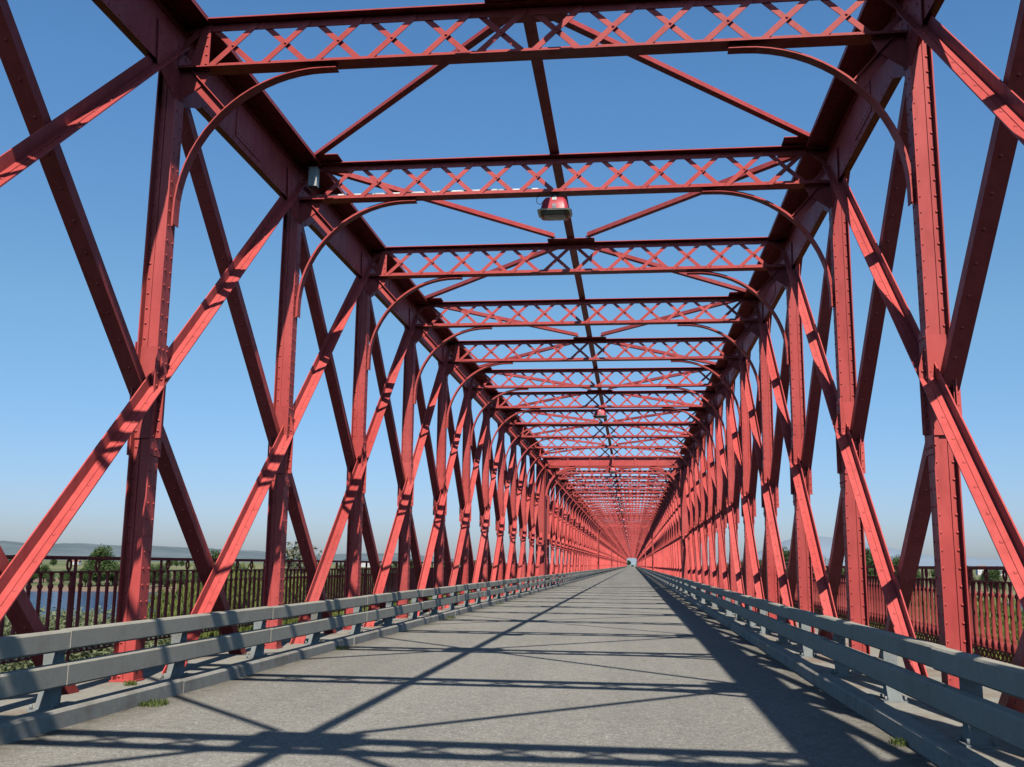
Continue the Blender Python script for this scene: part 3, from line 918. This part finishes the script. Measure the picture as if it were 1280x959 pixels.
# ------------------------------------------------------------------ vegetation
def crown_mesh(name, mat, h, w, n, leaf, seed, lobes=9, base=.15, drop=False):
    rnd = random.Random(seed); m = MB()
    L = []
    for i in range(lobes):
        t = rnd.random(); z = h * (base + (1 - base) * (.15 + .8 * t)); a = rnd.uniform(0, 2 * PI)
        r = w * .5 * (1 - abs(t - .4) * .9) * rnd.uniform(.3, .75); L.append((Vector((r * math.cos(a), r * math.sin(a), z)), w * rnd.uniform(.20, .34), h * rnd.uniform(.12, .2)))
    L.append((Vector((0, 0, h * .55)), w * .33, h * .3)); L.append((Vector((rnd.uniform(-.1, .1) * w, 0, h * .85)), w * .18, h * .14))
    for i in range(n):
        c, rx, rz = rnd.choice(L)
        d = Vector((rnd.gauss(0, 1), rnd.gauss(0, 1), rnd.gauss(0, 1))).normalized(); q = rnd.uniform(.45, 1.08) if rnd.random() > .1 else rnd.uniform(1.0, 1.3)
        p = c + Vector((d.x * rx, d.y * rx, d.z * rz)) * q
        if p.z < .15: p.z = rnd.uniform(.1, .5)
        s_ = leaf * rnd.uniform(.5, 1.3)
        nn = (d * .6 + Vector((rnd.gauss(0, .6), rnd.gauss(0, .6), rnd.gauss(.3, .6)))).normalized()
        a = nn.orthogonal().normalized(); a.rotate(Matrix.Rotation(rnd.uniform(0, 2 * PI), 3, nn)); b = nn.cross(a)
        if drop: a = (a * .35 + Vector((0, 0, -1))).normalized(); b = nn.cross(a).normalized()
        m.poly([p - a * s_, p + b * s_ * .38, p + a * s_ * .9, p - b * s_ * .42], [(0, 1, 2, 3)])
    return m.mesh(name, mat)
def trunk_mesh(h, w, seed):
    rnd = random.Random(seed); m = MB()
    top = Vector((rnd.uniform(-.2, .2), rnd.uniform(-.2, .2), h * .7))
    m.tube([(0, 0, -.4), (top.x * .3, top.y * .3, h * .3), tuple(top)], [w * .035 + .06, w * .025 + .04, .04], 7)
    for i in range(6):
        a = rnd.uniform(0, 2 * PI); z = h * rnd.uniform(.2, .6); r = w * rnd.uniform(.2, .38)
        m.tube([(top.x * z / h, top.y * z / h, z), (r * .5 * math.cos(a), r * .5 * math.sin(a), z + h * .12), (r * math.cos(a), r * math.sin(a), z + h * .27)], [.07, .05, .02], 5)
    return m.mesh('trunk', BARK)
def tree_proto(name, mat, h, w, n, leaf, seed, **kw):
    r = bpy.data.objects.new(name, None); COL.objects.link(r)
    put('crown', crown_mesh('crown', mat, h, w, n, leaf, seed, **kw), r); put('trunk', trunk_mesh(h, w, seed), r)
    return r
used = {}
def plant(proto, x, y, lab, cat, group, scale=1, z=None):
    z = terrain(x, y) - .1 if z is None else z
    if id(proto) not in used: used[id(proto)] = 1; o = proto; o.location = (x, y, z); o.scale = (scale,) * 3; o.rotation_euler = (0, 0, random.uniform(0, 6))
    else: o = copy_tree(proto, (x, y, z), random.uniform(0, 6), scale)
    tag(o, lab, cat, group); return o
willow = [tree_proto('willow_tree', LWILL, 7.2, 6.2, 9500, .17, 11 + i, lobes=12, base=.05, drop=True) for i in range(3)]
sage = [tree_proto('poplar_sapling', LSAGE, 6.0, 3.6, 7500, .115, 31 + i, lobes=9, base=.05) for i in range(3)]
broad = [tree_proto('broadleaf_tree', LDARK, 11, 10, 6500, .36, 51 + i, lobes=11) for i in range(3)]
pale = tree_proto('pale_tree', LPALE, 9, 7, 1500, .30, 71, lobes=12, base=.2)

def pix_x(slope, y): return slope * y
# near left thicket: sage saplings (x/y -0.66..-0.50), willows (-0.47..-0.16)
rnd = random.Random(5)
for i in range(46):
    y = rnd.uniform(36, 105); sl = -rnd.uniform(.48, .68); x = sl * y
    top = (-.060 + rnd.uniform(-.02, .008)) * y + CAMZ; z = terrain(x, y); hh = max(2.2, top - z)
    plant(sage[i % 3], x, y, 'silvery green poplar sapling on the bank left of the bridge', 'tree', 'silvery saplings on the left bank', min(1.35, hh / 6.))
for i in range(44):
    y = rnd.uniform(34, 118); sl = -rnd.uniform(.16, .47); x = sl * y
    if x > -9: x = -9 - rnd.uniform(0, 6)
    topz = CAMZ + y * (-.012 + rnd.uniform(-.030, .006)); z = terrain(x, y); hh = topz - z
    plant(willow[i % 3], x, y, 'yellow green willow behind the left balustrade', 'tree', 'willows on the bank left of the bridge', max(.45, min(1.3, hh / 7.4)))
# right bank: low reeds and bushes
for i in range(84):
    y = rnd.uniform(36, 128); sl = rnd.uniform(.10, .44); x = max(9, sl * y)
    topz = CAMZ + y * (-.030 + rnd.uniform(-.03, .010)); z = terrain(x, y); hh = topz - z
    plant(willow[i % 3] if i % 4 else sage[i % 3], x, y, 'low yellow green bush behind the right balustrade' if i % 4 else 'low silvery bush behind the right balustrade', 'bush', 'bushes on the bank right of the bridge', max(.28, min(1.0, hh / 7.2)))
# far bank trees
def far(slope, y, top, proto, lab, cat='tree', group=None, mx=2):
    x = slope * y; z = terrain(x, y); hh = (CAMZ + top * y) - z
    return plant(proto, x, y, lab, cat, group, max(.2, min(mx, hh / 11.)))
far(-.543, 345, .0108, broad[0], 'round dark green tree beyond the river at the far left, rising above the balustrade')
far(-.418, 370, .0072, broad[1], 'dark tree beyond the river between the first and second left posts')
far(-.432, 380, .003, broad[2], 'small dark tree just left of a rounder one beyond the river')
plant(pale, -.336 * 120, 120, 'airy pale leaved tree rising over the left balustrade', 'tree', None, 1.15)
for i in range(64):
    far(-rnd.uniform(.18, .70), rnd.uniform(333, 380), rnd.uniform(-.014, -.004), broad[i % 3], 'low green tree on the far river bank at left', 'tree', 'trees along the far bank left')
for i in range(20):
    far(-rnd.uniform(.12, .66), rnd.uniform(500, 1400), rnd.uniform(.0, .003), broad[i % 3], 'distant hedgerow tree on the plain at left', 'tree', 'distant trees on the left plain')
far(.218, 380, .0150, broad[0], 'broad green tree rising above the right balustrade beside the second right post')
far(.226, 372, .0120, broad[2], 'green tree leaning against the broad tree above the right balustrade')
far(.247, 390, .0085, broad[1], 'medium green tree between two right truss posts')
far(.145, 400, .0140, broad[1], 'dark green tree farthest left above the right balustrade')
far(.305, 450, .0040, broad[2], 'small green tree beside the nearest right post')
for i in range(34):
    far(rnd.uniform(.08, .46), rnd.uniform(340, 480), rnd.uniform(-.002, .0055), broad[i % 3], 'green tree in the row on the far river bank at right', 'tree', 'trees along the far bank right')
# trees at the end of the bridge
for i, (x, dy, s_) in enumerate([(-9.5, 10, .42), (7.5, 6, .36), (-9, 40, .45), (7, 36, .38), (-9, 80, .5), (7, 90, .45), (-5, 390, .55), (5, 396, .5)]):
    plant(broad[i % 3], x, END + dy, 'green tree beside the road where it leaves the bridge', 'tree', 'trees at the far end of the bridge', s_)

# bare tree on the right
m = MB(); rb = random.Random(9)
def branch(p, d, l, r, dep):
    q = p + d * l; m.tube([p, (p + q) / 2 + Vector((rb.gauss(0, .05), rb.gauss(0, .05), 0)) * l, q], [r, r * .85, r * .65], 5)
    if dep:
        for _ in range(3):
            nd = (d + Vector((rb.gauss(0, .45), rb.gauss(0, .45), rb.gauss(.1, .25)))).normalized(); branch(q, nd, l * rb.uniform(.6, .85), r * .62, dep - 1)
branch(Vector((0, 0, 0)), Vector((0, 0, 1)), 4.2, .28, 5)
o = put('bare_tree', m.mesh('bare_tree', BARK), None, (.172 * 330, 330, terrain(.172 * 330, 330))); tag(o, 'leafless twiggy tree above the right balustrade', 'tree')

# reeds and tall grass
def reeds(name, n, f, lab, seed):
    rd = random.Random(seed); m = MB()
    for i in range(n):
        x, y = f(rd); z = terrain(x, y)
        if z < -8.5: continue
        h = rd.uniform(.7, 2.4) * (1 if rd.random() > .2 else .5)
        for k in range(4):
            a = rd.uniform(0, 2 * PI); w = rd.uniform(.03, .09); t = Vector((math.cos(a), math.sin(a), 0)); b = Vector((x + rd.gauss(0, .25), y + rd.gauss(0, .25), z))
            e = b + Vector((rd.gauss(0, .2), rd.gauss(0, .2), 1)) * h
            m.poly([b - t * w, b + t * w, e], [(0, 1, 2)])
    o = put(name, m.mesh(name, LREED)); tag(o, lab, 'reeds', kind='stuff'); return o
def fl(rd): y = rd.uniform(20, 138); return (-rd.uniform(.1, .72) * y - 3, y)
def fr(rd): y = rd.uniform(18, 138); return (rd.uniform(.08, .5) * y + 4, y)
reeds('tall_grass', 14000, fl, 'tall yellow green grass covering the left river bank', 1)
reeds('tall_grass', 26000, fr, 'yellow brown reeds covering the right river bank', 2)

# ------------------------------------------------------------------ far buildings
def house(x, y, w, d, h, lab, roof=True, zb=None, group=None):
    zb = terrain(x, y) if zb is None else zb
    r = empty('white_house', lab, 'house', (x, y, zb), group)
    m = MB(); m.box(-w / 2, w / 2, -d / 2, d / 2, 0, h); put('wall', m.mesh('wall', WALLW), r)
    m = MB()
    if roof: m.prism_x([(-d / 2 - .3, h + .01), (d / 2 + .3, h + .01), (0, h + d * .28)], -w / 2 - .3, w / 2 + .3)
    else: m.box(-w / 2 - .2, w / 2 + .2, -d / 2 - .2, d / 2 + .2, h + .01, h + .3)
    put('roof', m.mesh('roof', ROOFT if roof else WALLW), r)
    for i in range(max(2, int(w / 4))):
        m = MB(); xx = -w / 2 + w * (i + .5) / max(2, int(w / 4)); m.box(xx - .5, xx + .5, -d / 2 - .03, -d / 2 + .01, h * .4, h * .4 + 1.2); put('window', m.mesh('window', DARK), r)
house(-.622 * 900, 900, 9, 7, 4.5, 'tiny white farmhouse on the left plain, at the far left edge')
house(-.57 * 1500, 1500, 12, 8, 5, 'tiny white house on the left plain under the round tree')
house(-.5585 * 7600, 7600, 95, 40, 16, 'long white building on the left ridge', False, 72)
rh = random.Random(4)
for i in range(22):
    y = rh.uniform(1600, 2900); sl = rh.uniform(.318, .372); house(sl * y, y, rh.uniform(10, 26), 10, rh.uniform(6, 13), 'small white town building on the right horizon around the water tower', rh.random() > .5, None, 'white town buildings on the right horizon')
for i in range(8):
    y = rh.uniform(1900, 2900); sl = -rh.uniform(.23, .30); house(sl * y, y, rh.uniform(8, 18), 9, rh.uniform(5, 8), 'small white farm building on the left horizon', True, None, 'white farm buildings on the left horizon')
r = empty('water_tower', 'white water tower with a wide tank on the right horizon', 'water tower', (.347 * 1900, 1900, -7))
m = MB(); m.lathe([(2.0, 0), (1.9, 19), (2.0, 19.5)], 16); put('shaft', m.mesh('shaft', WALLW), r)
m = MB(); m.lathe([(2.0, 18), (5.4, 20.5), (5.6, 25), (5.2, 26), (.01, 26.6)], 20); put('tank', m.mesh('tank', WALLW), r)

# ------------------------------------------------------------------ the distant car
r = empty('parked_car', 'tiny dark car on the road at the far end of the bridge', 'car', (-.6, END + 12, 0))
m = MB(); m.prism_x([(-2.1, .3), (2.0, .3), (2.1, .75), (1.2, .95), (-1.9, 1.0), (-2.15, .8)], -.88, .88); put('body', m.mesh('body', CARP), r)
m = MB(); m.prism_x([(-1.5, .97), (1.2, .96), (.5, 1.45), (-1.0, 1.47)], -.76, .76); put('cabin', m.mesh('cabin', CARG), r)
m = MB(); m.prism_x([(-1.0, 1.472), (.5, 1.452), (.4, 1.50), (-.9, 1.51)], -.74, .74); put('roof', m.mesh('roof', CARP), r)
for x in (-.8, .8):
    for y in (-1.35, 1.3):
        m = MB(); m.tube([(x - .1, y, .32), (x + .1, y, .32)], .32, 18, smooth=False); put('wheel', m.mesh('wheel', RUB), r)
for x in (-.6, .6):
    m = MB(); m.box(x - .16, x + .16, -2.16, -2.10, .62, .78); put('headlight', m.mesh('headlight', LIGHTW), r)

# ------------------------------------------------------------------ light
TX, TY = .190, .817            # shadow shift per metre of height: x -TX, y +TY
elev = math.atan(1 / math.hypot(TX, TY))
sd = Vector((TX, -TY, 1)).normalized()        # towards the sun
sun = bpy.data.lights.new('Sun', 'SUN'); sun.energy = 5.0; sun.angle = R(.53); sun.color = (1, .935, .84)
so = bpy.data.objects.new('Sun', sun); COL.objects.link(so); so.rotation_euler = sd.to_track_quat('Z', 'Y').to_euler(); so.location = (20, -60, 80)
w = bpy.data.worlds.new('World'); sc.world = w; w.use_nodes = True
t = w.node_tree; t.nodes.clear()
sky = t.nodes.new('ShaderNodeTexSky'); sky.sky_type = 'NISHITA'; sky.sun_disc = False
sky.sun_elevation = elev; sky.sun_rotation = math.atan2(sd.x, sd.y)
sky.air_density = 1.0; sky.dust_density = .6; sky.ozone_density = 2.0
tcw = t.nodes.new('ShaderNodeTexCoord'); sz = t.nodes.new('ShaderNodeSeparateXYZ'); t.links.new(tcw.outputs['Generated'], sz.inputs[0])
rp = ramp(t, sz.outputs[2], [(0, (.50, .57, .80)), (.045, (.61, .69, .94)), (.23, (.86, .98, 1.0)), (.43, (.96, 1.13, 1.22)), (.55, (.96, 1.13, 1.22)), (.66, (.15, .16, .18)), (1, (.10, .11, .12))])
hs = t.nodes.new('ShaderNodeMix'); hs.data_type = 'RGBA'; hs.blend_type = 'MULTIPLY'; hs.inputs[0].default_value = 1
t.links.new(rp.outputs[0], hs.inputs[7])
hv = t.nodes.new('ShaderNodeHueSaturation'); hv.inputs['Saturation'].default_value = 1.12; hv.inputs['Value'].default_value = 1.17
bg = t.nodes.new('ShaderNodeBackground'); bg.inputs[1].default_value = .11
wo = t.nodes.new('ShaderNodeOutputWorld')
t.links.new(sky.outputs[0], hs.inputs[6]); t.links.new(hs.outputs[2], hv.inputs['Color']); t.links.new(hv.outputs[0], bg.inputs[0]); t.links.new(bg.outputs[0], wo.inputs[0])

# ------------------------------------------------------------------ camera
f, yaw, pitch, roll = 1266.19, .1192, .1763, -.011
def ray(px, py):
    u = (px - 640) / f; v = (479.5 - py) / f
    c, s = math.cos(-roll), math.sin(-roll); u, v = c * u - s * v, s * u + c * v
    c, s = math.cos(pitch), math.sin(pitch); y, z = c - s * v, s + c * v
    c, s = math.cos(yaw), math.sin(yaw); return Vector((c * u - s * y, s * u + c * y, z))
fw = ray(640, 479.5); rt = (ray(640 + f, 479.5) - fw).normalized(); up = (ray(640, 479.5 - f) - fw).normalized()
cam = bpy.data.cameras.new('Camera'); cam.sensor_width = 36; cam.lens = f / 1280 * 36; cam.clip_end = 60000; cam.clip_start = .05
co = bpy.data.objects.new('Camera', cam); COL.objects.link(co)
mt = Matrix((rt, up, -fw.normalized())).transposed().to_4x4(); mt.translation = (0, 0, CAMZ); co.matrix_world = mt
sc.camera = co
sc.view_settings.view_transform = 'Standard'; sc.view_settings.look = 'None'; sc.view_settings.exposure = 0

sc.cycles.max_bounces = 4; sc.cycles.diffuse_bounces = 0; sc.cycles.glossy_bounces = 1
